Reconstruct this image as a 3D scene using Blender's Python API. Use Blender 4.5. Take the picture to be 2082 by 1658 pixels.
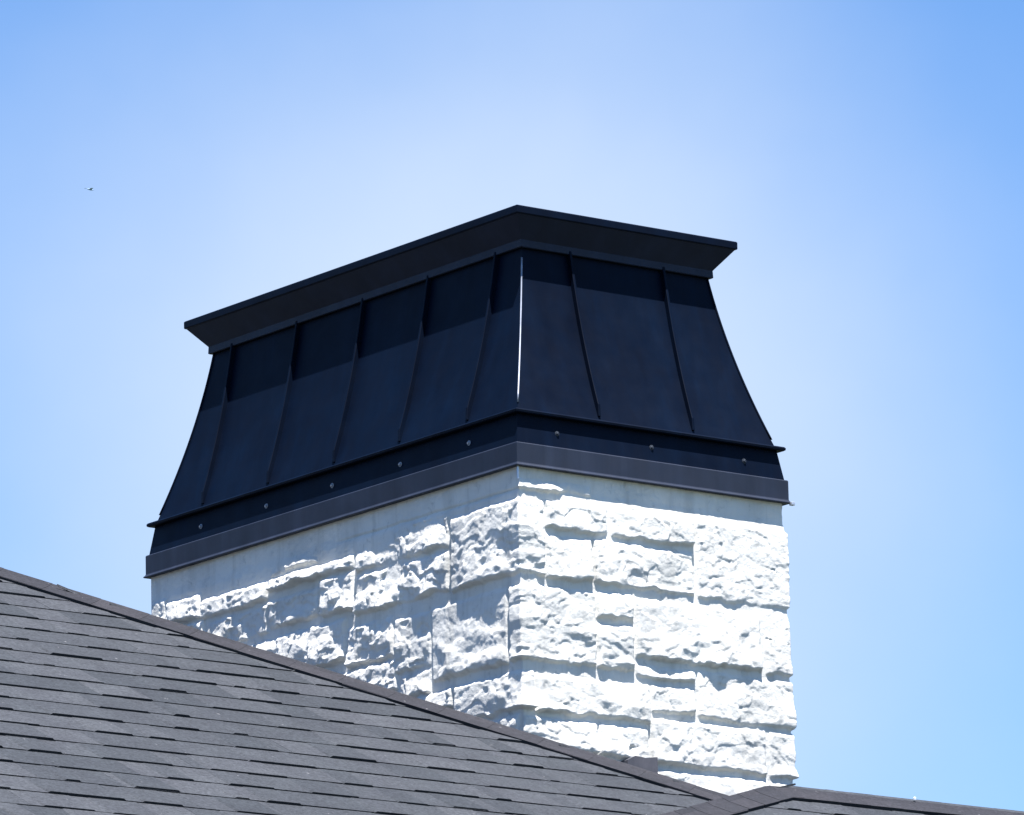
import bpy, math, random
import numpy as np
from mathutils import Matrix, Vector

for o in list(bpy.data.objects):
    bpy.data.objects.remove(o)
scene = bpy.context.scene
COL = scene.collection
rnd = random.Random(7)

# ------------------------------------------------------------------ camera
AZ = 0.656689139                       # heading of the house
PITCH, ROLL, FOCAL_PX = 0.225393883, 0.0233575924, 14000.0
cam_data = bpy.data.cameras.new("camera")
cam_data.sensor_width = 36.0
cam_data.lens = 36.0 * FOCAL_PX / 2082.0
cam_data.clip_start = 0.1
cam_data.clip_end = 5000.0
cam = bpy.data.objects.new("camera", cam_data)
COL.objects.link(cam)
_X = Vector((1, 0, 0))
_F = Vector((0, math.cos(PITCH), math.sin(PITCH)))
_U = Vector((0, -math.sin(PITCH), math.cos(PITCH)))
_r = _X * math.cos(ROLL) - _U * math.sin(ROLL)
_u = _X * math.sin(ROLL) + _U * math.cos(ROLL)
M3 = Matrix((_r, _u, -_F)).transposed()
cam.matrix_world = Matrix.Translation((0, 0, 1.6)) @ M3.to_4x4()
scene.camera = cam

# ------------------------------------------------------------------ light and sky
SUN_EL, SUN_PHI = math.radians(73.5), math.radians(24.0)
nR = Vector((math.sin(AZ), -math.cos(AZ), 0))          # outward of the right-hand chimney face
nL = Vector((-math.cos(AZ), -math.sin(AZ), 0))         # outward of the left-hand chimney face
sh = nR * math.cos(SUN_PHI) + nL * math.sin(SUN_PHI)
sdir = Vector((sh.x * math.cos(SUN_EL), sh.y * math.cos(SUN_EL), math.sin(SUN_EL)))
sun_data = bpy.data.lights.new("sun", 'SUN')
sun_data.energy = 5.0
sun_data.angle = math.radians(0.5)
sun_data.color = (1.0, 0.97, 0.94)
sun = bpy.data.objects.new("sun", sun_data)
COL.objects.link(sun)
sun.rotation_euler = sdir.to_track_quat('Z', 'Y').to_euler()

world = bpy.data.worlds.new("World")
scene.world = world
world.use_nodes = True
nt = world.node_tree
bg = nt.nodes["Background"]
sky = nt.nodes.new("ShaderNodeTexSky")
sky.sky_type = 'NISHITA'
sky.sun_disc = False
sky.sun_elevation = SUN_EL
sky.sun_rotation = math.atan2(sdir.x, sdir.y)
sky.altitude = 300.0
sky.air_density = 1.0
sky.dust_density = 0.0
sky.ozone_density = 4.0
hs = nt.nodes.new("ShaderNodeHueSaturation")
hs.inputs["Saturation"].default_value = 1.2
nt.links.new(sky.outputs[0], hs.inputs["Color"])
# soft pale glow painted into the sky around the chimney, rim broken by noise
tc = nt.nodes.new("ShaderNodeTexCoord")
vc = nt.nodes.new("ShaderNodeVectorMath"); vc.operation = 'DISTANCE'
glow_dir = Vector((-0.006, 1.0, 0.220)).normalized()
vc.inputs[1].default_value = glow_dir
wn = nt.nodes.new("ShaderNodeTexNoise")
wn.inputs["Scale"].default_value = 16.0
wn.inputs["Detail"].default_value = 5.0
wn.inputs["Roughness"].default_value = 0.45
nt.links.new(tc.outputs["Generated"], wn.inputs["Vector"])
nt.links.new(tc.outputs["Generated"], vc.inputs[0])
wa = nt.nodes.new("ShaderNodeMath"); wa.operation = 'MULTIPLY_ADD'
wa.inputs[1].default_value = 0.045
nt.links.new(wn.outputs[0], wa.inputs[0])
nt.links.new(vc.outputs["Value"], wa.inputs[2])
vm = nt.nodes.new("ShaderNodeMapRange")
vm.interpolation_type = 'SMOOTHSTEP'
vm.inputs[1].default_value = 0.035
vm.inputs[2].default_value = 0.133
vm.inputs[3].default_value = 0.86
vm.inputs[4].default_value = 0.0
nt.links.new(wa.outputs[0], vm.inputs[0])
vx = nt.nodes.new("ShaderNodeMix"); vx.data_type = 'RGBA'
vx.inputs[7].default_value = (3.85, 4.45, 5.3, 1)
tn = nt.nodes.new("ShaderNodeMix"); tn.data_type = 'RGBA'; tn.blend_type = 'MULTIPLY'
tn.inputs[0].default_value = 1.0
tn.inputs[7].default_value = (1.03, 0.955, 1.0, 1)     # the camera's cool white balance of the blue
nt.links.new(hs.outputs[0], tn.inputs[6])
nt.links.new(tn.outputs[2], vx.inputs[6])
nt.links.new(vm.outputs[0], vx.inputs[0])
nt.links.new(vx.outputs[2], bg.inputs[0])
bg.inputs[1].default_value = 0.06

scene.view_settings.view_transform = 'Standard'
scene.view_settings.look = 'None'
scene.view_settings.gamma = 1.0
scene.view_settings.exposure = 1.72
scene.view_settings.use_curve_mapping = False

# ------------------------------------------------------------------ helpers
def empty(name, parent=None, loc=(0, 0, 0)):
    o = bpy.data.objects.new(name, None)
    COL.objects.link(o)
    o.location = loc
    o.parent = parent
    o.empty_display_size = 0.2
    return o

class MB:
    def __init__(self):
        self.v, self.f, self.m = [], [], []
    def face(self, pts, mi=0):
        n = len(self.v)
        self.v += [tuple(p) for p in pts]
        self.f.append(tuple(range(n, n + len(pts))))
        self.m.append(mi)
    def hexa(self, a, mi=0, side=None, front=None, outer=None):
        """a: 8 corners, bottom ring 0-3, top ring 4-7 (same order)"""
        n = len(self.v)
        self.v += [tuple(p) for p in a]
        fs = [(3, 2, 1, 0), (4, 5, 6, 7), (0, 1, 5, 4), (1, 2, 6, 5), (2, 3, 7, 6), (3, 0, 4, 7)]
        for k, q in enumerate(fs):
            self.f.append(tuple(n + i for i in q))
            self.m.append(side if (side is not None and k >= 2) else front if (front is not None and k == 2) else outer if (outer is not None and k == 3) else mi)
    def box(self, x0, x1, y0, y1, z0, z1, mi=0):
        self.hexa([(x0, y0, z0), (x1, y0, z0), (x1, y1, z0), (x0, y1, z0),
                   (x0, y0, z1), (x1, y0, z1), (x1, y1, z1), (x0, y1, z1)], mi)
    def rings(self, rings, closed=True, cap0=False, cap1=False, mi=0):
        n0 = len(self.v)
        m = len(rings[0])
        for r in rings:
            self.v += [tuple(p) for p in r]
        for i in range(len(rings) - 1):
            for j in range(m if closed else m - 1):
                k = (j + 1) % m
                a, b = n0 + i * m, n0 + (i + 1) * m
                self.f.append((a + j, a + k, b + k, b + j)); self.m.append(mi)
        if cap0:
            self.f.append(tuple(n0 + j for j in reversed(range(m)))); self.m.append(mi)
        if cap1:
            b = n0 + (len(rings) - 1) * m
            self.f.append(tuple(b + j for j in range(m))); self.m.append(mi)
    def build(self, name, mats, parent=None, bevel=0.0, smooth=False):
        me = bpy.data.meshes.new(name)
        me.from_pydata(self.v, [], self.f)
        if not isinstance(mats, (list, tuple)):
            mats = [mats]
        for m in mats:
            me.materials.append(m)
        me.polygons.foreach_set("material_index", self.m)
        if smooth:
            me.polygons.foreach_set("use_smooth", [True] * len(self.f))
        me.update()
        o = bpy.data.objects.new(name, me)
        COL.objects.link(o)
        o.parent = parent
        if bevel:
            b = o.modifiers.new("bevel", 'BEVEL')
            b.width = bevel; b.segments = 2; b.limit_method = 'ANGLE'
        return o

def new_mat(name):
    m = bpy.data.materials.new(name)
    m.use_nodes = True
    return m, m.node_tree, m.node_tree.nodes["Principled BSDF"]

def noise(nt, scale, detail=4, rough=0.55, dist=0.0, vec=None):
    n = nt.nodes.new("ShaderNodeTexNoise")
    n.inputs["Scale"].default_value = scale
    n.inputs["Detail"].default_value = detail
    n.inputs["Roughness"].default_value = rough
    n.inputs["Distortion"].default_value = dist
    if vec is not None:
        nt.links.new(vec, n.inputs["Vector"])
    return n

def ramp(nt, src, stops):
    r = nt.nodes.new("ShaderNodeValToRGB")
    el = r.color_ramp.elements
    while len(el) < len(stops):
        el.new(0.5)
    for e, (p, c) in zip(el, stops):
        e.position = p
        e.color = (*c, 1)
    nt.links.new(src, r.inputs[0])
    return r

def objcoord(nt):
    return nt.nodes.new("ShaderNodeTexCoord").outputs["Object"]

def mix(nt, a, b, fac, mode='MIX'):
    m = nt.nodes.new("ShaderNodeMix")
    m.data_type = 'RGBA'
    m.blend_type = mode
    for sock, val in ((6, a), (7, b), (0, fac)):
        if hasattr(val, "links"):
            nt.links.new(val, m.inputs[sock])
        elif sock == 0:
            m.inputs[0].default_value = val
        else:
            m.inputs[sock].default_value = (*val, 1)
    return m.outputs[2]

def bump(nt, bsdf, h, strength, dist):
    b = nt.nodes.new("ShaderNodeBump")
    b.inputs["Strength"].default_value = strength
    b.inputs["Distance"].default_value = dist
    nt.links.new(h, b.inputs["Height"])
    nt.links.new(b.outputs[0], bsdf.inputs["Normal"])

def metal_paint(name, c0, c1, rough=0.42, spec=0.5, scale=6.0, bumpd=0.002):
    m, nt, p = new_mat(name)
    v = objcoord(nt)
    n = noise(nt, scale, 6, 0.6, 0.4, v)
    r = ramp(nt, n.outputs[0], [(0.3, c0), (0.7, c1)])
    mp = nt.nodes.new("ShaderNodeMapping")
    mp.inputs["Scale"].default_value = (14, 14, 0.9)
    nt.links.new(v, mp.inputs["Vector"])
    ns = noise(nt, 1.0, 5, 0.6, 0.3, mp.outputs[0])
    rs = ramp(nt, ns.outputs[0], [(0.3, (0.72, 0.74, 0.78)), (0.55, (1, 1, 1)), (0.75, (1.45, 1.4, 1.35))])
    cs = mix(nt, r.outputs[0], rs.outputs[0], 1.0, 'MULTIPLY')
    nt.links.new(cs, p.inputs["Base Color"])
    n2 = noise(nt, 18, 3, 0.5, 0, v)
    rr = nt.nodes.new("ShaderNodeMapRange")
    rr.inputs[3].default_value = rough - 0.07
    rr.inputs[4].default_value = rough + 0.12
    nt.links.new(n2.outputs[0], rr.inputs[0])
    nt.links.new(rr.outputs[0], p.inputs["Roughness"])
    p.inputs["Specular IOR Level"].default_value = spec
    n3 = noise(nt, 3.5, 2, 0.5, 0, v)
    bump(nt, p, n3.outputs[0], 0.5, bumpd * 4)
    return m

M_BODY = metal_paint("navy_painted_metal", (0.0003, 0.0024, 0.0092), (0.0006, 0.0040, 0.0135), 0.5, 0.08, 6.0, 0.004)
M_CORN = metal_paint("bronze_painted_metal", (0.0035, 0.0075, 0.021), (0.0065, 0.0115, 0.029), 0.55, 0.3)
M_BAND = metal_paint("charcoal_painted_metal", (0.0085, 0.0135, 0.027), (0.013, 0.019, 0.037), 0.55, 0.3)
M_TRIM = metal_paint("bare_galvanised_metal", (0.50, 0.52, 0.56), (0.62, 0.64, 0.68), 0.35, 0.6)  # also paints the glints at the hem corner and the arris
M_TRIM.node_tree.nodes["Principled BSDF"].inputs["Metallic"].default_value = 0.6
M_EDGE = metal_paint("corner_highlight_metal", (0.20, 0.22, 0.26), (0.34, 0.36, 0.42), 0.4, 0.5, 20)  # pale tone paints the sun highlight along the near corner seam
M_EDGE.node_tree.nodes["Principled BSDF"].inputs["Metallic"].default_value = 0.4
M_SCREW_DARK = metal_paint("dark_screw", (0.018, 0.024, 0.036), (0.03, 0.038, 0.052), 0.6, 0.2)  # darker screws for the right-hand face
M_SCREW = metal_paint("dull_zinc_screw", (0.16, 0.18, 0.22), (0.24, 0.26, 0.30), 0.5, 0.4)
M_SHADE = metal_paint("stone_shade", (0.045, 0.047, 0.058), (0.075, 0.075, 0.09), 0.6, 0.3, 14)  # dark tone that paints shade over the lower stone

def stone_mat():
    m, nt, p = new_mat("whitewashed_rock_face_stone")
    v = objcoord(nt)
    n = noise(nt, 5.0, 5, 0.6, 0.3, v)
    r = ramp(nt, n.outputs[0], [(0.30, (0.55, 0.545, 0.52)), (0.55, (0.66, 0.65, 0.615)), (0.75, (0.71, 0.695, 0.65))])
    n2 = noise(nt, 26.0, 6, 0.7, 0.6, v)
    r2 = ramp(nt, n2.outputs[0], [(0.28, (0.60, 0.61, 0.62)), (0.42, (0.97, 0.97, 0.97)), (1.0, (1, 1, 1))])
    c = mix(nt, r.outputs[0], r2.outputs[0], 0.8, 'MULTIPLY')
    mp = nt.nodes.new("ShaderNodeMapping")
    mp.inputs["Scale"].default_value = (16, 16, 1.6)
    nt.links.new(v, mp.inputs["Vector"])
    ns = noise(nt, 1.0, 6, 0.65, 0.4, mp.outputs[0])
    rs = ramp(nt, ns.outputs[0], [(0.34, (0.70, 0.70, 0.69)), (0.50, (1, 1, 1))])
    c = mix(nt, c, rs.outputs[0], 0.55, 'MULTIPLY')
    nt.links.new(c, p.inputs["Base Color"])
    p.inputs["Roughness"].default_value = 0.9
    p.inputs["Specular IOR Level"].default_value = 0.2
    n3 = noise(nt, 70.0, 6, 0.7, 0, v)
    bump(nt, p, n3.outputs[0], 0.6, 0.004)
    return m
M_STONE = stone_mat()

def shingle_mat(name, lo, hi, tint):
    m, nt, p = new_mat(name)
    v = objcoord(nt)
    g = nt.nodes.new("ShaderNodeNewGeometry")
    r = ramp(nt, g.outputs["Random Per Island"], [(0.0, lo), (0.5, tuple((a + b) / 2 for a, b in zip(lo, hi))), (1.0, hi)])
    n = noise(nt, 9.0, 5, 0.65, 0.2, v)
    r2 = ramp(nt, n.outputs[0], [(0.3, (0.80, 0.80, 0.86)), (0.7, tint)])
    c = mix(nt, r.outputs[0], r2.outputs[0], 1.0, 'MULTIPLY')
    n3 = noise(nt, 95.0, 4, 0.85, 0, v)
    r3 = ramp(nt, n3.outputs[0], [(0.34, (0.40, 0.40, 0.44)), (0.5, (1, 1, 1)), (0.72, (1.9, 1.85, 1.9))])
    c = mix(nt, c, r3.outputs[0], 0.8, 'MULTIPLY')
    n4 = noise(nt, 55.0, 2, 0.5, 0, v)
    r4 = ramp(nt, n4.outputs[0], [(0.74, (0, 0, 0)), (0.80, (0.7, 0.7, 0.7))])
    c = mix(nt, c, (0.20, 0.195, 0.205), r4.outputs[0])
    nt.links.new(c, p.inputs["Base Color"])
    p.inputs["Roughness"].default_value = 0.88
    p.inputs["Specular IOR Level"].default_value = 0.25
    bump(nt, p, n3.outputs[0], 0.5, 0.003)
    return m
M_SHIN = shingle_mat("asphalt_shingle_granules", (0.022, 0.0255, 0.030), (0.038, 0.041, 0.046), (1.08, 1.10, 1.12))
M_CAPS = shingle_mat("weathered_cap_shingle", (0.014, 0.015, 0.019), (0.021, 0.021, 0.025), (1.10, 1.07, 1.10))
M_BUTT = metal_paint("asphalt_shingle_edge", (0.018, 0.020, 0.024), (0.028, 0.030, 0.034), 0.9, 0.1)
M_DECK = metal_paint("roofing_underlay", (0.02, 0.02, 0.022), (0.03, 0.03, 0.032), 0.9, 0.1)

# ------------------------------------------------------------------ setting
GZ = -5.99768266                     # ground level in house coordinates (0 = top of stone shaft)
def ground():
    b = MB()
    n = 24
    S = 1500.0
    for i in range(n):
        for j in range(n):
            x0, x1 = -S + 2 * S * i / n, -S + 2 * S * (i + 1) / n
            y0, y1 = -S + 2 * S * j / n, -S + 2 * S * (j + 1) / n
            b.face([(x0, y0, 0), (x1, y0, 0), (x1, y1, 0), (x0, y1, 0)])
    m, nt, p = new_mat("lawn")
    v = objcoord(nt)
    nn = noise(nt, 0.4, 8, 0.7, 0, v)
    r = ramp(nt, nn.outputs[0], [(0.3, (0.022, 0.035, 0.018)), (0.7, (0.04, 0.055, 0.028))])
    nt.links.new(r.outputs[0], p.inputs["Base Color"])
    p.inputs["Roughness"].default_value = 0.95
    o = b.build("ground", m)
    o["kind"] = "structure"
ground()

house = empty("house", None, (0.01366347, 20.0, -GZ))
house.rotation_euler = (0, 0, AZ)
house["label"] = "house with dark grey shingled hip roof and white stone chimney under a dark metal cap"
house["category"] = "house"

L, R = 1.92915116, 1.02326594        # chimney shaft plan size (local y, local x)

# ------------------------------------------------------------------ chimney shaft: rock-faced ashlar
def vnoise(x, y, seed):
    xi, yi = np.floor(x).astype(np.int64), np.floor(y).astype(np.int64)
    fx, fy = x - xi, y - yi
    fx, fy = fx * fx * (3 - 2 * fx), fy * fy * (3 - 2 * fy)
    def h(a, b):
        n = (a * 374761393 + b * 668265263 + seed * 144665) & 0xFFFFFFFF
        n = ((n ^ (n >> 13)) * 1274126177) & 0xFFFFFFFF
        return ((n ^ (n >> 16)) & 0xFFFF) / 65535.0
    return (h(xi, yi) * (1 - fx) + h(xi + 1, yi) * fx) * (1 - fy) + (h(xi, yi + 1) * (1 - fx) + h(xi + 1, yi + 1) * fx) * fy
def fbm(x, y, s, seed, oct=4, g=0.5):
    t, a, tot = 0, 1.0, 0
    for k in range(oct):
        t = t + a * (vnoise(x / s, y / s, seed + k * 17) - 0.5) * 2
        tot += a; a *= g; s *= 0.5
    return t / tot
def facets(x, y, s, seed, slope):
    """flat chipped planes, one per jittered cell"""
    X, Y = x / s, y / s
    xi, yi = np.floor(X).astype(np.int64), np.floor(Y).astype(np.int64)
    def h(a, b, k):
        n = (a * 374761393 + b * 668265263 + (seed + k) * 974711) & 0xFFFFFFFF
        n = ((n ^ (n >> 13)) * 1274126177) & 0xFFFFFFFF
        return ((n ^ (n >> 16)) & 0xFFFF) / 65535.0
    best = np.full(X.shape, 1e9); val = np.zeros(X.shape)
    for i in (-1, 0, 1):
        for j in (-1, 0, 1):
            a, b = xi + i, yi + j
            cx, cy = a + h(a, b, 1), b + h(a, b, 2)
            d = (X - cx) ** 2 + (Y - cy) ** 2
            v = (h(a, b, 3) - 0.5) * 2 + slope * ((h(a, b, 4) - 0.5) * 2 * (X - cx) + (h(a, b, 5) - 0.5) * 2 * (Y - cy))
            w = d < best
            best = np.where(w, d, best); val = np.where(w, v, val)
    return val

# blocks: u runs -y along the left face (u<0) then +x along the right face (u>0)
# (u0, u1, z_bottom, z_top, bulge, roughness)
BL = [
 # near-corner stones, wrap the arris
 (-0.335, 0.089, -0.318, -0.086, 0.024, 1.0),
 (-0.050, 0.276, -0.578, -0.345, 0.022, 1.0),
 (-0.320, 0.040, -0.726, -0.603, 0.024, 1.0),
 (-0.004, 0.276, -0.058, -0.022, 0.020, 0.5),
 # right face
 (0.096, 0.330, -0.171, -0.083, 0.020, 0.8), (0.346, 0.660, -0.170, -0.080, 0.022, 0.8),
 (0.670, 1.060, -0.325, -0.078, 0.026, 1.0), (0.092, 0.270, -0.322, -0.184, 0.020, 0.9),
 (0.274, 0.658, -0.322, -0.182, 0.022, 0.9), (0.281, 0.420, -0.423, -0.337, 0.019, 0.8),
 (0.279, 0.420, -0.578, -0.436, 0.022, 1.0), (0.427, 0.914, -0.531, -0.345, 0.024, 0.9),
 (0.930, 1.090, -0.531, -0.335, 0.018, 0.8), (0.044, 0.474, -0.730, -0.612, 0.022, 0.9),
 (0.422, 0.654, -0.590, -0.545, 0.016, 0.8), (0.482, 0.652, -0.690, -0.602, 0.016, 0.8),
 (0.662, 1.060, -0.698, -0.545, 0.024, 1.0), (-0.004, 0.272, -0.845, -0.742, 0.020, 0.8),
 (0.277, 0.466, -0.845, -0.742, 0.018, 0.8), (0.472, 0.920, -0.850, -0.708, 0.024, 1.0),
 (0.934, 1.100, -0.850, -0.706, 0.022, 1.0), (0.468, 0.928, -0.980, -0.862, 0.020, 0.7),
 (0.934, 1.090, -1.010, -0.866, 0.022, 0.9), (0.010, 0.460, -0.980, -0.856, 0.020, 0.9),
 # left face
 (-0.820, -0.346, -0.308, -0.182, 0.022, 1.0), (-0.818, -0.342, -0.174, -0.066, 0.006, 0.8),
 (-0.998, -0.828, -0.284, -0.160, 0.024, 1.0), (-1.278, -1.003, -0.278, -0.178, 0.016, 0.8),
 (-1.278, -0.828, -0.154, -0.112, 0.026, 1.2), (-1.638, -1.284, -0.180, -0.112, 0.018, 1.0),
 (-1.620, -1.284, -0.282, -0.192, 0.022, 1.0), (-1.835, -1.646, -0.172, -0.090, 0.022, 1.1),
 (-1.990, -1.626, -0.290, -0.178, 0.018, 0.9), (-1.990, -1.842, -0.172, -0.075, 0.012, 0.8),
 (-1.350, -0.872, -0.438, -0.300, 0.024, 1.0), (-0.866, -0.630, -0.466, -0.336, 0.022, 1.0),
 (-0.623, -0.446, -0.522, -0.350, 0.020, 0.8), (-0.440, -0.062, -0.577, -0.346, 0.017, 0.45),
 (-0.930, -0.614, -0.572, -0.472, 0.022, 1.0), (-0.606, -0.446, -0.606, -0.530, 0.018, 1.0),
 (-0.524, -0.330, -0.674, -0.604, 0.020, 1.0), (-1.980, -1.360, -0.440, -0.300, 0.022, 1.0),
 (-1.700, -0.940, -0.572, -0.450, 0.022, 1.0), (-1.0, -0.530, -0.70, -0.615, 0.022, 1.0),
 (-1.278, -1.02, -0.106, -0.060, 0.004, 0.6), (-0.86, -0.330, -0.80, -0.710, 0.020, 1.0),
 (-0.325, -0.010, -0.90, -0.735, 0.022, 1.0),
]
def stone_height(U, Z):
    H = 0.0018 * fbm(U, Z, 0.02, 5, 3) + 0.0015 * fbm(U, Z, 0.15, 9, 2)
    wu = U + 0.004 * fbm(U, Z, 0.035, 21, 4, 0.6)
    wz = Z + 0.004 * fbm(U, Z, 0.035, 33, 4, 0.6)
    F1 = facets(U * 0.8 + 0.02 * fbm(U, Z, 0.05, 71, 4), Z * 1.1 + 0.02 * fbm(U, Z, 0.05, 73, 4), 0.075, 41, 1.0)
    F2 = facets(U * 0.85 + 0.006 * fbm(U, Z, 0.02, 75, 3), Z * 1.2, 0.024, 47, 1.0)
    F3 = fbm(U, Z, 0.03, 51, 5, 0.6)
    F4 = fbm(U, Z, 0.16, 61, 2)
    def terrace(q):
        f = np.floor(q); t = np.clip((q - f - 0.5) / 0.16 + 0.5, 0, 1)
        return f + t
    Q = fbm(U * 0.8, Z * 1.15, 0.17, 81, 5, 0.56)
    F5 = terrace(Q * 4.0) / 4.0                                   # spalled flakes with crisp lips
    F6 = terrace(fbm(U * 0.9, Z * 1.2, 0.07, 87, 4, 0.5) * 3.0) / 3.0
    F7 = fbm(U, Z * 1.5, 0.11, 97, 3)
    FC = fbm(U * 0.7, Z * 1.3, 0.055, 131, 5, 0.6)
    FB = fbm(U, Z, 0.05, 91, 4, 0.6)
    for k, (u0, u1, z0, z1, bul, ro) in enumerate(BL):
        m = (U > u0 - 0.02) & (U < u1 + 0.02) & (Z > z0 - 0.02) & (Z < z1 + 0.02)
        if not m.any():
            continue
        right, corner_st = u0 > -0.06, (u0 < 0 < u1 and u1 - u0 > 0.2)
        a, b = wu[m], wz[m]
        rag = 0.012 * np.clip(FB[m] + 0.15, -0.25, 1)
        hgt = z1 - z0
        t = np.clip((z1 - b) / hgt, 0, 1)
        bm = np.clip(0.72 + 2.3 * F7[m] + 0.3 * (rnd.random() - 0.5), 0.12, 1.5)
        lip = (0.0095 if right else 0.0105) * bm * (0.75 if hgt < 0.10 else 1.0)
        off = 0.007 * rnd.random() if u1 < 1.0 else 0.001
        if u1 > 1.02: lip = lip * 0.45
        dt = np.clip((z1 - b + 0.006 * FB[m]) / 0.012, 0, 1)
        dbm = np.clip((b - z0 - rag) / 0.008, 0, 1)
        ds = np.clip((np.minimum(a - u0, u1 - a) - 0.0015) / 0.005, 0, 1)
        p = np.minimum(np.minimum(dt, dbm), ds) ** 0.8
        k1, k2, k3 = (0.0070, 0.0010, 0.0005) if right else (0.0165 * ro, 0.0035 * ro, 0.0009)
        if corner_st: k1, k2 = 0.009, 0.002
        if ro < 0.5: k1, k2 = k1 * 0.55, k2 * 0.3
        rel = k1 * F5[m] + k2 * F6[m] + k3 * F3[m] + 0.3 * k1 * F1[m] * 0.5 + 0.003 * F4[m]
        if right:
            rel = rel - 0.009 * np.clip((FC[m] - 0.60) / 0.04, 0, 1)
        slx = (rnd.random() - 0.5) * 0.012 * (a - (u0 + u1) / 2) / max(u1 - u0, 0.1) * (0 if u1 > 1.0 else 1)
        h = p * np.maximum(off + slx + (0.0040 if u1 > 1.02 else 0.0080 if right else 0.0060) + lip * t ** 1.2 + rel + (bul - 0.022) * 0.5, 0.001)
        H[m] = np.maximum(H[m], h + 0.0008 * F3[m])
    # the mortar wash above the first course leans back under the metal band
    t = np.clip((Z + 0.075) / 0.03, 0, 1)
    H = H - 0.004 * t
    gl = np.exp(-((Z + 0.056 + 0.003 * FB) / 0.0035) ** 2) * np.clip((U + 0.95) / 0.1, 0, 1) * (U < 0)
    H = H - 0.007 * gl
    return H

def build_shaft(parent):
    du = 0.0036
    us = [np.arange(-L, 0.0, du), np.arange(0.0, R, du),
          R + np.arange(0.0, L, 0.012), R + L + np.arange(0, R, 0.02)]
    u = np.concatenate(us + [np.array([R + L + R])])
    z = np.concatenate([np.arange(-1.10, 0.03, 0.0036), [0.03, 0.06]])
    per = 2 * (L + R)
    Ug, Zg = np.meshgrid(u, z, indexing='ij')
    # stones continue round the two far sides with the same layout, mirrored
    Uh = np.where(Ug > R, -(Ug - R) * 0.0 + np.where(Ug < R + 0.12, R + (Ug - R), -(Ug - R)), Ug)
    H = stone_height(Uh, Zg)
    seam = np.clip((per - L - Ug) / 0.02, 0, 1)
    H = np.where(Ug > R + L, H * seam, H)
    s0 = np.clip((Ug + L) / 0.01, 0, 1)
    H = H * np.where(Ug < 0, s0 * 0.999 + 0.001, 1)
    def base(uu):
        if uu <= 0: return (0.0, -uu)
        if uu <= R: return (uu, 0.0)
        if uu <= R + L: return (R, uu - R)
        return (R - (uu - R - L), L)
    NV = {0: (-1, 0), 1: (0, -1), 2: (1, 0), 3: (0, 1)}
    def nrm(uu):
        edges = [0.0, R, R + L]
        r = 0.012
        seg = 0 if uu < 0 else 1 if uu < R else 2 if uu < R + L else 3
        n = np.array(NV[seg], float)
        for k, e in enumerate(edges):
            d = uu - e
            if abs(d) < r:
                t = 0.5 + 0.5 * d / r
                n = np.array(NV[k]) * (1 - t) + np.array(NV[k + 1]) * t
                n = n / max(np.abs(n).max(), 1e-6)
        return n
    P = np.array([base(x) for x in u]); Nn = np.array([nrm(x) for x in u])
    X = P[:, 0:1] + Nn[:, 0:1] * H
    Y = P[:, 1:2] + Nn[:, 1:2] * H
    nu, nz = len(u), len(z)
    V = np.stack([X, Y, Zg], -1).reshape(-1, 3)
    i, j = np.meshgrid(np.arange(nu - 1), np.arange(nz - 1), indexing='ij')
    a = (i * nz + j).ravel()
    Fc = np.stack([a, a + nz, a + nz + 1, a + 1], -1)
    me = bpy.data.meshes.new("chimney")
    me.vertices.add(len(V)); me.vertices.foreach_set("co", V.ravel())
    me.loops.add(Fc.size); me.loops.foreach_set("vertex_index", Fc.ravel().astype(np.int32))
    me.polygons.add(len(Fc))
    me.polygons.foreach_set("loop_start", np.arange(0, Fc.size, 4, dtype=np.int32))
    me.polygons.foreach_set("loop_total", np.full(len(Fc), 4, dtype=np.int32))
    me.update(calc_edges=True)
    me.validate()
    me.materials.append(M_STONE)
    o = bpy.data.objects.new("chimney", me)
    COL.objects.link(o)
    o.parent = parent
    return o
chimney = build_shaft(house)
chimney["label"] = "white painted rock-faced stone chimney shaft"

# ------------------------------------------------------------------ chimney cap
cap = empty("chimney_cap", house, (0, 0, 0))
cap["label"] = "dark navy flared sheet metal chimney cap with standing seams"
def rect(o, z):
    return [(-o, -o, z), (R + o, -o, z), (R + o, L + o, z), (-o, L + o, z)]
ZB0, ZB1 = 0.189, 0.760
def prof(z):                                     # body offset from the stone faces
    t = (0.7313 - z) / (0.7313 - ZB0)
    return -(0.152 + (0.015 - 0.152) * t + 4 * 0.013 * t * (1 - t))
# body: the flared skirt
b = MB()
zs = [ZB0 + (ZB1 - ZB0) * k / 16 for k in range(17)]
b.rings([rect(prof(z), z) for z in zs])
body = b.build("metal_skirt", M_BODY, cap)
# standing seams
def seam(face, s):
    b = MB()
    h, w = 0.017, 0.0045
    zz = [0.203 + (0.742 - 0.203) * k / 14 for k in range(15)]
    rings = []
    for k, z in enumerate(zz):
        o = prof(z)
        hh = h if k > 0 else h * 0.35
        if face == 'L':
            r = [(-o + 0.004, s - w, z), (-o - hh, s - w, z), (-o - hh, s + w, z), (-o + 0.004, s + w, z)]
        elif face == 'R':
            r = [(s + w, -o + 0.004, z), (s + w, -o - hh, z), (s - w, -o - hh, z), (s - w, -o + 0.004, z)]
        elif face == 'BL':
            r = [(R + o - 0.004, s + w, z), (R + o + hh, s + w, z), (R + o + hh, s - w, z), (R + o - 0.004, s - w, z)]
        else:
            r = [(s - w, L + o - 0.004, z), (s - w, L + o + hh, z), (s + w, L + o + hh, z), (s + w, L + o - 0.004, z)]
        rings.append(r)
    b.rings(rings, cap0=True, cap1=True)
    b.build("standing_seam", M_BODY, cap, bevel=0.0016)
SL = [0.268, 0.612, 0.953, 1.305, 1.661]
SR = [0.327, 0.690]
for s in SL: seam('L', s)
for s in SR: seam('R', s)
for s in SL: seam('BL', s)
for s in SR: seam('F', s)
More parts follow.
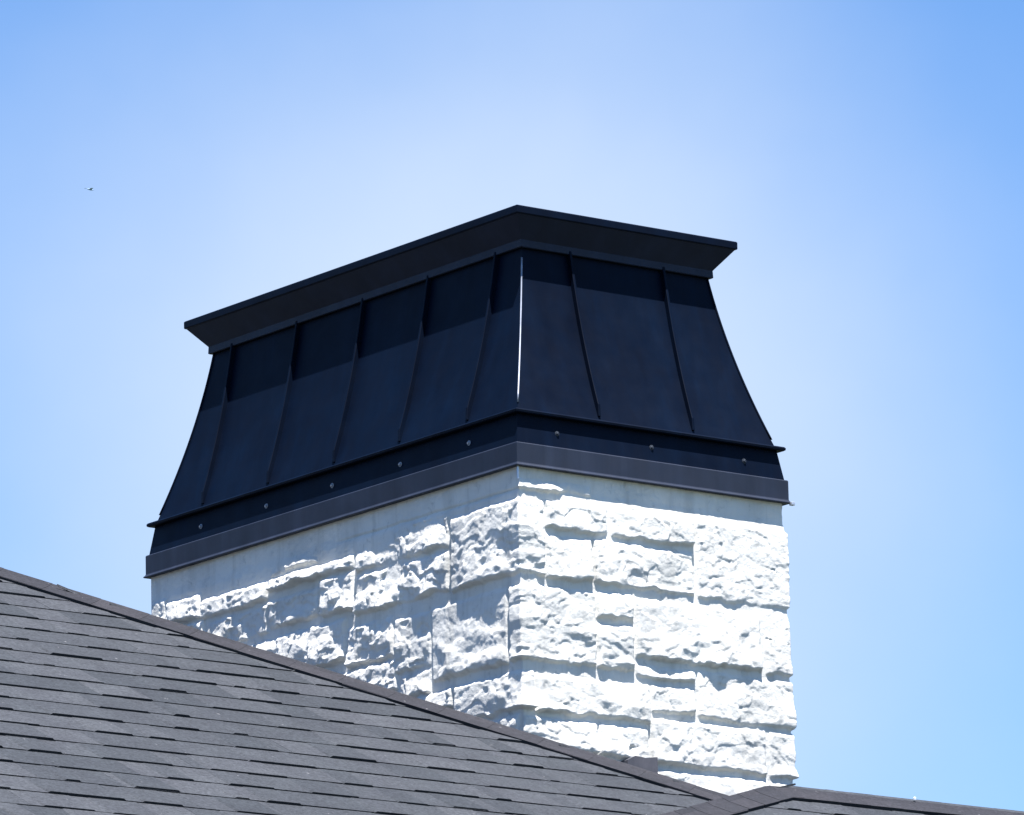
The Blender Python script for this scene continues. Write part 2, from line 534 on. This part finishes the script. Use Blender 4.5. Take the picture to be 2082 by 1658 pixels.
# corner trims
def corner(cx, cy, sx, sy, z0, z1, mat, name, rad=0.0036):
    b = MB()
    rings = []
    for k in range(17):
        z = z0 + (z1 - z0) * k / 16
        o = prof(z) + 0.001
        c = (cx + sx * o, cy + sy * o)
        rings.append([(c[0] + rad * math.cos(a), c[1] + rad * math.sin(a), z)
                      for a in [2 * math.pi * i / 10 for i in range(10)]])
    b.rings(rings, cap0=True, cap1=True)
    return b.build(name, mat, cap, smooth=True)
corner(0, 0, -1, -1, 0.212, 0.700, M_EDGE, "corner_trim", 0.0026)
corner(R, 0, 1, -1, 0.212, 0.735, M_BODY, "corner_trim")
corner(0, L, -1, 1, 0.212, 0.735, M_BODY, "corner_trim")
corner(R, L, 1, 1, 0.212, 0.735, M_BODY, "corner_trim")
# cornice
b = MB()
b.rings([rect(-0.150, 0.7325), rect(-0.1399, 0.7310), rect(-0.1375, 0.7330), rect(-0.1385, 0.755),
         rect(-0.0880, 0.818), rect(-0.0838, 0.8185)])
b.rings([rect(-0.0838, 0.8185), rect(-0.0825, 0.8215), rect(-0.0825, 0.8405),
         rect(-0.0850, 0.8437), rect(-0.35, 0.862)], cap1=True, mi=1)
b.build("cornice", [M_CORN, M_BODY], cap)
# drip flange under the skirt
b = MB()
b.rings([rect(-0.016, 0.1925), rect(-0.002, 0.1885), rect(0.006, 0.1865), rect(0.0095, 0.182),
         rect(0.0085, 0.1760), rect(0.004, 0.1735), rect(-0.012, 0.1765)])
b.build("drip_edge", M_BODY, cap)
# apron
b = MB()
b.rings([rect(-0.0115, 0.1775), rect(-0.004, 0.13), rect(0.004, 0.0800)])
b.build("apron", M_BODY, cap)
# lower band with its hem
b = MB()
b.rings([rect(0.002, 0.0830), rect(0.010, 0.0815), rect(0.0120, 0.0785), rect(0.0120, 0.0200),
         rect(0.0135, 0.0165), rect(0.0175, 0.0125), rect(0.0180, 0.0100), rect(0.0165, 0.0085), rect(0.004, 0.0095),
         rect(-0.01, 0.0105)])
b.build("base_band", M_BAND, cap)
# pale metal bits added as the glint at the hem and the sunlit arris
b = MB()
b.box(R + 0.012, R + 0.026, -0.026, -0.012, 0.002, 0.013)
b.build("hem_glint", M_TRIM, cap, bevel=0.002)
b = MB()
b.box(-0.0075, -0.0035, -0.0075, -0.0035, -0.030, 0.009)
b.build("arris_highlight", M_TRIM, cap)
# screws
def screw(face, s):
    b = MB()
    z = 0.126
    o = 0.0035
    for rad, t0, t1, n in ((0.0080, 0.0, 0.0022, 14), (0.0048, 0.0022, 0.0062, 6)):
        rings = []
        for t, rr in ((t0 - 0.004, rad), (t1 * 0.7 + t0 * 0.3, rad), (t1, rad * 0.75)):
            ring = []
            for i in range(n):
                a = 2 * math.pi * i / n
                p, q = rr * math.cos(a), rr * math.sin(a)
                if face == 'L': ring.append((o - t, s - p, z + q))
                else: ring.append((s + p, o - t, z + q))
            rings.append(ring)
        b.rings(rings, cap1=True)
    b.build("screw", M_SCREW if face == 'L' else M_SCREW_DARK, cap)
for s in (0.242, 0.590, 0.943, 1.294, 1.652): screw('L', s)
for s in (0.153, 0.514, 0.875): screw('R', s)

# ------------------------------------------------------------------ roof
PT, CC, Z0 = 0.51594, 0.35, -0.933                  # pitch (rise/run), hip offset, level of hip at x = 0
EAVE = -3.0
XA = -3.6                                            # far end of the main hip (apex)
YA = -CC - XA
ZA = Z0 - PT * XA
XE = (Z0 - EAVE) / PT                                # eave on the right-hand side
YE = -CC - XE                                        # eave on the front
EXPO = 0.1315 / math.hypot(1, PT)                    # course spacing in plan
roof = empty("roof", house)
roof["label"] = "dark grey asphalt shingle hip roof"

def shingles(parent, org, ux, uv, nrm, rows, xlim, name="shingle_field", dense=True):
    """org + ux*x + uv*v ; uv = up-slope vector per metre of plan run; xlim(v) -> (x0,x1)"""
    b = MB()
    org, ux, uv, nrm = Vector(org), Vector(ux), Vector(uv), Vector(nrm)
    def P(x, v, h): return org + ux * x + uv * v + nrm * h
    for r in range(rows):
        v0 = r * EXPO
        v1 = v0 + EXPO * 1.12
        lo0, hi0 = xlim(v0)
        lo1, hi1 = xlim(v1)
        if hi0 <= lo0: break
        if hi1 < lo1: lo1 = hi1 = (lo1 + hi1) / 2
        def piece(a, c, h, wob=0.0):
            a0, c0 = max(a, lo0), min(c, hi0)
            a1, c1 = max(a, lo1), min(c, hi1)
            if c0 - a0 < 0.01: return
            if a1 > c1: a1 = c1 = (a1 + c1) / 2
            h0 = h
            i0 = min(0.022 if h > 0.006 else 0.0, (c0 - a0) * 0.3)
            i1 = min(i0, (c1 - a1) * 0.3)
            b.hexa([P(a0, v0 + wob, -0.004), P(c0, v0 + wob, -0.004), P(c1, v1, -0.004), P(a1, v1, -0.004),
                    P(a0 + i0, v0 + wob, h0), P(c0 - i0, v0 + wob, h0), P(c1 - i1, v1, 0.0005 + h * 0.2), P(a1 + i1, v1, 0.0005 + h * 0.2)],
                   0, front=1)
        x = min(lo0, lo1) - rnd.random() * 0.3
        end = max(hi0, hi1)
        while x < end:                                # backing strips
            w = rnd.uniform(0.25, 0.9)
            piece(x, x + w, 0.0042 + rnd.random() * 0.0012, rnd.uniform(-0.001, 0.001))
            x += w + 0.001
        if dense:
            x = min(lo0, lo1) - rnd.random() * 0.3
            while x < end:                            # raised laminated tabs
                w = rnd.choice((0.08, 0.12, 0.15, 0.17, 0.20, 0.28)) * rnd.uniform(0.9, 1.15)
                piece(x, x + w, 0.0066 + rnd.random() * 0.0032, rnd.uniform(-0.003, 0.0015))
                x += w + rnd.choice((0.02, 0.05, 0.09, 0.14, 0.22)) * rnd.uniform(0.85, 1.2)
    return b.build(name, [M_SHIN, M_BUTT], parent)

NF = Vector((0, -PT, 1)).normalized()
NRT = Vector((PT, 0, 1)).normalized()
# decks (closed solid of the main hip roof)
XW = -9.0
YB = YA + (YA - YE)
b = MB()
A, B_ = (XA, YA, ZA), (XW, YA, ZA)
e = 0.006
c1, c2, c3, c4 = (XE, YE, EAVE), (XE, YB, EAVE), (XW, YB, EAVE), (XW, YE, EAVE)
def dn(p, d=e): return (p[0], p[1], p[2] - d)
b.face([dn(c4), dn(c1), dn(A), dn(B_)]); b.face([dn(c1), dn(c2), dn(A)]); b.face([dn(c2), dn(c3), dn(B_), dn(A)])
b.face([dn(c3), dn(c4), dn(B_)])
b.face([dn(c1, .12), dn(c4, .12), dn(c3, .12), dn(c2, .12)])
for p, q in ((c4, c1), (c1, c2), (c2, c3), (c3, c4)):
    b.face([dn(p, .12), dn(q, .12), dn(q), dn(p)])
b.build("roof_deck", M_DECK, roof)
nrows = int((YA - YE) / EXPO) + 1
shingles(roof, (0, YE, EAVE), (1, 0, 0), (0, 1, PT), NF, nrows, lambda v: (XW, -CC - (YE + v)))
# right-hand slope: courses run along y
shingles(roof, (XE, 0, EAVE), (0, 1, 0), (-1, 0, PT), NRT, int((XE - XA) / EXPO) + 1,
         lambda v: (-CC - (XE - v), YB - v * 1.0))

def hip_caps(parent, p0, p1, na, nb, da, db, half, halfb=None, expo=0.125, thick=0.007, mat=(M_CAPS, M_BUTT), name="hip_cap"):
    """folded cap shingles from p0 (low) to p1 (high); da/db = unit directions down each slope, square to the hip"""
    b = MB()
    p0, p1 = Vector(p0), Vector(p1)
    t = (p1 - p0); Ln = t.length; t.normalize()
    na, nb, da, db = Vector(na), Vector(nb), Vector(da).normalized(), Vector(db).normalized()
    up = (na + nb).normalized()
    n = int(Ln / expo) + 1
    for k in range(n):
        s0, s1 = k * expo, min(k * expo + expo * 1.9, Ln)
        if s1 - s0 < 0.02: continue
        wk = rnd.uniform(0.97, 1.04)
        j = rnd.uniform(-0.002, 0.002)
        h0, h1 = thick + 0.0055, 0.0150
        for d, nn in ((da, na), (db, nb)):
            w = wk * (half if d is da else (halfb or half))
            a = p0 + t * (s0 + j); c = p0 + t * s1
            def q(base, off, h): return base + d * off + (up * h if off == 0 else nn * h)
            rows = [0.0, 0.25 * w, w]
            for i in range(2):
                o0, o1 = rows[i], rows[i + 1]
                hh = lambda o, h: h + (0.004 if o == 0 else 0.0)
                b.hexa([q(a, o0, -0.002), q(a, o1, -0.002), q(c, o1, -0.002), q(c, o0, -0.002),
                        q(a, o0, hh(o0, h0)), q(a, o1, h0), q(c, o1, h1 - 0.004), q(c, o0, hh(o0, h1 - 0.004))], 0, outer=1 if i else None)
    return b.build(name, list(mat), parent)

def cap_dirs(h, n):
    """direction in plane with normal n, square to hip direction h, pointing down"""
    d = Vector(h).normalized().cross(Vector(n)).normalized()
    return d if d.z < 0 else -d
hd = Vector((1, -1, -PT))
hip_caps(roof, (XE, YE, EAVE), (XA, YA, ZA), NF, NRT, cap_dirs(hd, NF), cap_dirs(hd, NRT), 0.100, expo=0.155)

# wing roof: ridge runs to the right, its hip comes down towards the camera
WX, WY, WZ = 0.430, -0.600, -1.022
HA, HB = 1.0, 0.55                                   # plan direction of the wing's hip
def wing():
    w = empty("wing_roof", house)
    w["label"] = "lower shingled wing roof with ridge running right of the chimney"
    T = 3.3
    XR = 8.0
    apex = (WX, WY, WZ)
    lowf = (WX - HA * T, WY - HB * T, WZ - PT * HB * T)
    ex = (XR, WY, WZ)
    yf = WY - HB * T
    yb = WY + HB * T
    bl = (WX - HA * T, yb, WZ - PT * HB * T)
    b = MB()
    f1 = (XR, yf, lowf[2]); f2 = (XR, yb, lowf[2])
    b.face([dn(lowf), dn(f1), dn(ex), dn(apex)]); b.face([dn(f2), dn(bl), dn(apex), dn(ex)])
    b.face([dn(bl), dn(lowf), dn(apex)]); b.face([dn(f1), dn(f2), dn(ex)])
    b.face([dn(f1, .1), dn(lowf, .1), dn(bl, .1), dn(f2, .1)])
    for p, q in ((lowf, f1), (f1, f2), (f2, bl), (bl, lowf)):
        b.face([dn(p, .1), dn(q, .1), dn(q), dn(p)])
    b.build("roof_deck", M_DECK, w)
    rows = int((WY - yf) / EXPO) + 1
    k = HA / HB
    off = rnd.random() * 0.02
    v_top = WY - yf
    shingles(w, (0, yf, lowf[2]), (1, 0, 0), (0, 1, PT), NF, rows,
             lambda v: (WX - (v_top - v) * k, XR))
    nleft = Vector((-PT * HB, 0, HA)).normalized()
    nback = Vector((0, PT, 1)).normalized()
    pl = PT * HB / HA
    shingles(w, (lowf[0], WY, lowf[2]), (0, 1, 0), (1, 0, pl), nleft, int(HA * T / EXPO) + 1,
             lambda v: (-HB * (HA * T - v) / HA, HB * (HA * T - v) / HA), dense=False)
    hdir = Vector((-HA, -HB, -PT * HB))
    hip_caps(w, lowf, apex, NF, nleft, cap_dirs(hdir, NF), cap_dirs(hdir, nleft), 0.085, 0.03)
    hip_caps(w, ex, apex, NF, nback, (0, -1, -PT), (0, 1, -PT), 0.085, name="ridge_cap")
    for x in (0.985,):
        nb_ = MB()
        rings = []
        for rr, h in ((0.005, 0.018), (0.005, 0.024), (0.003, 0.027)):
            rings.append([(x + rr * math.cos(a), WY - 0.006 + rr * math.sin(a), WZ + h) for a in [2 * math.pi * i / 8 for i in range(8)]])
        nb_.rings(rings, cap1=True)
        nb_.build("nail_head", M_TRIM, w)
    return w
wing()

# dark plate added on the right-hand face to draw the shade on its stone
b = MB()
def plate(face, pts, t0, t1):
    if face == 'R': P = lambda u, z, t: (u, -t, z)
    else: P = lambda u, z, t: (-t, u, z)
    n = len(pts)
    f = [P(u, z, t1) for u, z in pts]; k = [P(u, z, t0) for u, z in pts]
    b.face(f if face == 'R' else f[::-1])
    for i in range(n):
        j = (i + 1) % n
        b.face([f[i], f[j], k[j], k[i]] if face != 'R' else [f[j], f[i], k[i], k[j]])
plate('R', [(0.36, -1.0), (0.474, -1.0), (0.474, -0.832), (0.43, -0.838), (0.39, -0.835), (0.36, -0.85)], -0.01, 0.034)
shade_part = b.build("shade_plate", M_SHADE, house)

# ------------------------------------------------------------------ walls under the eaves
def wallbox(name, x0, x1, y0, y1, z1):
    b = MB()
    t = 0.25
    b.box(x0, x1, y0, y0 + t, GZ, z1); b.box(x0, x1, y1 - t, y1, GZ, z1)
    b.box(x0, x0 + t, y0 + t, y1 - t, GZ, z1); b.box(x1 - t, x1, y0 + t, y1 - t, GZ, z1)
    return b.build(name, M_WALL, house)
M_WALL, ntw, pw = new_mat("pale_render")
vw = objcoord(ntw)
rw = ramp(ntw, noise(ntw, 2.0, 6, 0.6, 0, vw).outputs[0], [(0.3, (0.46, 0.44, 0.40)), (0.7, (0.56, 0.54, 0.50))])
ntw.links.new(rw.outputs[0], pw.inputs["Base Color"]); pw.inputs["Roughness"].default_value = 0.9
wallbox("wall", XW + 0.4, XE - 0.4, YE + 0.4, YB - 0.4, EAVE - 0.12)

# ------------------------------------------------------------------ bird
def bird():
    m, nt, p = new_mat("hazed_feathers")
    v = objcoord(nt)
    r = ramp(nt, noise(nt, 40, 3, 0.5, 0, v).outputs[0], [(0.3, (0.20, 0.30, 0.46)), (0.7, (0.26, 0.38, 0.55))])  # pale blue of distant air haze is put into the feather colour
    nt.links.new(r.outputs[0], p.inputs["Base Color"]); p.inputs["Roughness"].default_value = 0.8
    b = MB()
    prof_ = [(-0.075, .002), (-0.05, .008), (-0.02, .015), (0.015, .018), (0.038, .013), (0.05, .012), (0.062, .009), (0.070, .003), (0.080, .0008)]
    rings = [[(x, rr * math.cos(a), rr * math.sin(a) + (0.004 if x > 0.04 else 0)) for a in [2 * math.pi * i / 10 for i in range(10)]] for x, rr in prof_]
    b.rings(rings, cap0=True, cap1=True)
    for s in (1, -1):
        w = [(0.03, 0.008, 0.008), (0.045, 0.05, 0.022), (0.02, 0.10, 0.016), (-0.02, 0.13, 0.004), (-0.012, 0.07, 0.012), (-0.022, 0.01, 0.006)]
        up = [(x, s * y, z + 0.003) for x, y, z in w]; lo = [(x, s * y, z) for x, y, z in w]
        if s < 0: up, lo = up[::-1], lo[::-1]
        b.face(up[::-1]); b.face(lo)
        for i in range(6):
            j = (i + 1) % 6
            b.face([up[i], up[j], lo[j], lo[i]])
    b.hexa([(-0.115, -0.018, 0), (-0.07, -0.005, 0), (-0.07, 0.005, 0), (-0.115, 0.018, 0),
            (-0.115, -0.018, .003), (-0.07, -0.005, .004), (-0.07, 0.005, .004), (-0.115, 0.018, .003)])
    o = b.build("bird", m, None)
    o.location = (-7.26 * 1.1, 116.08 * 1.1, 1.6 + 30.69 * 1.1)
    o.rotation_euler = (math.radians(6), math.radians(8), math.radians(20))
    o["label"] = "tiny bluish speck of a bird flying in the open sky left of the chimney cap"
    o["category"] = "bird"
bird()
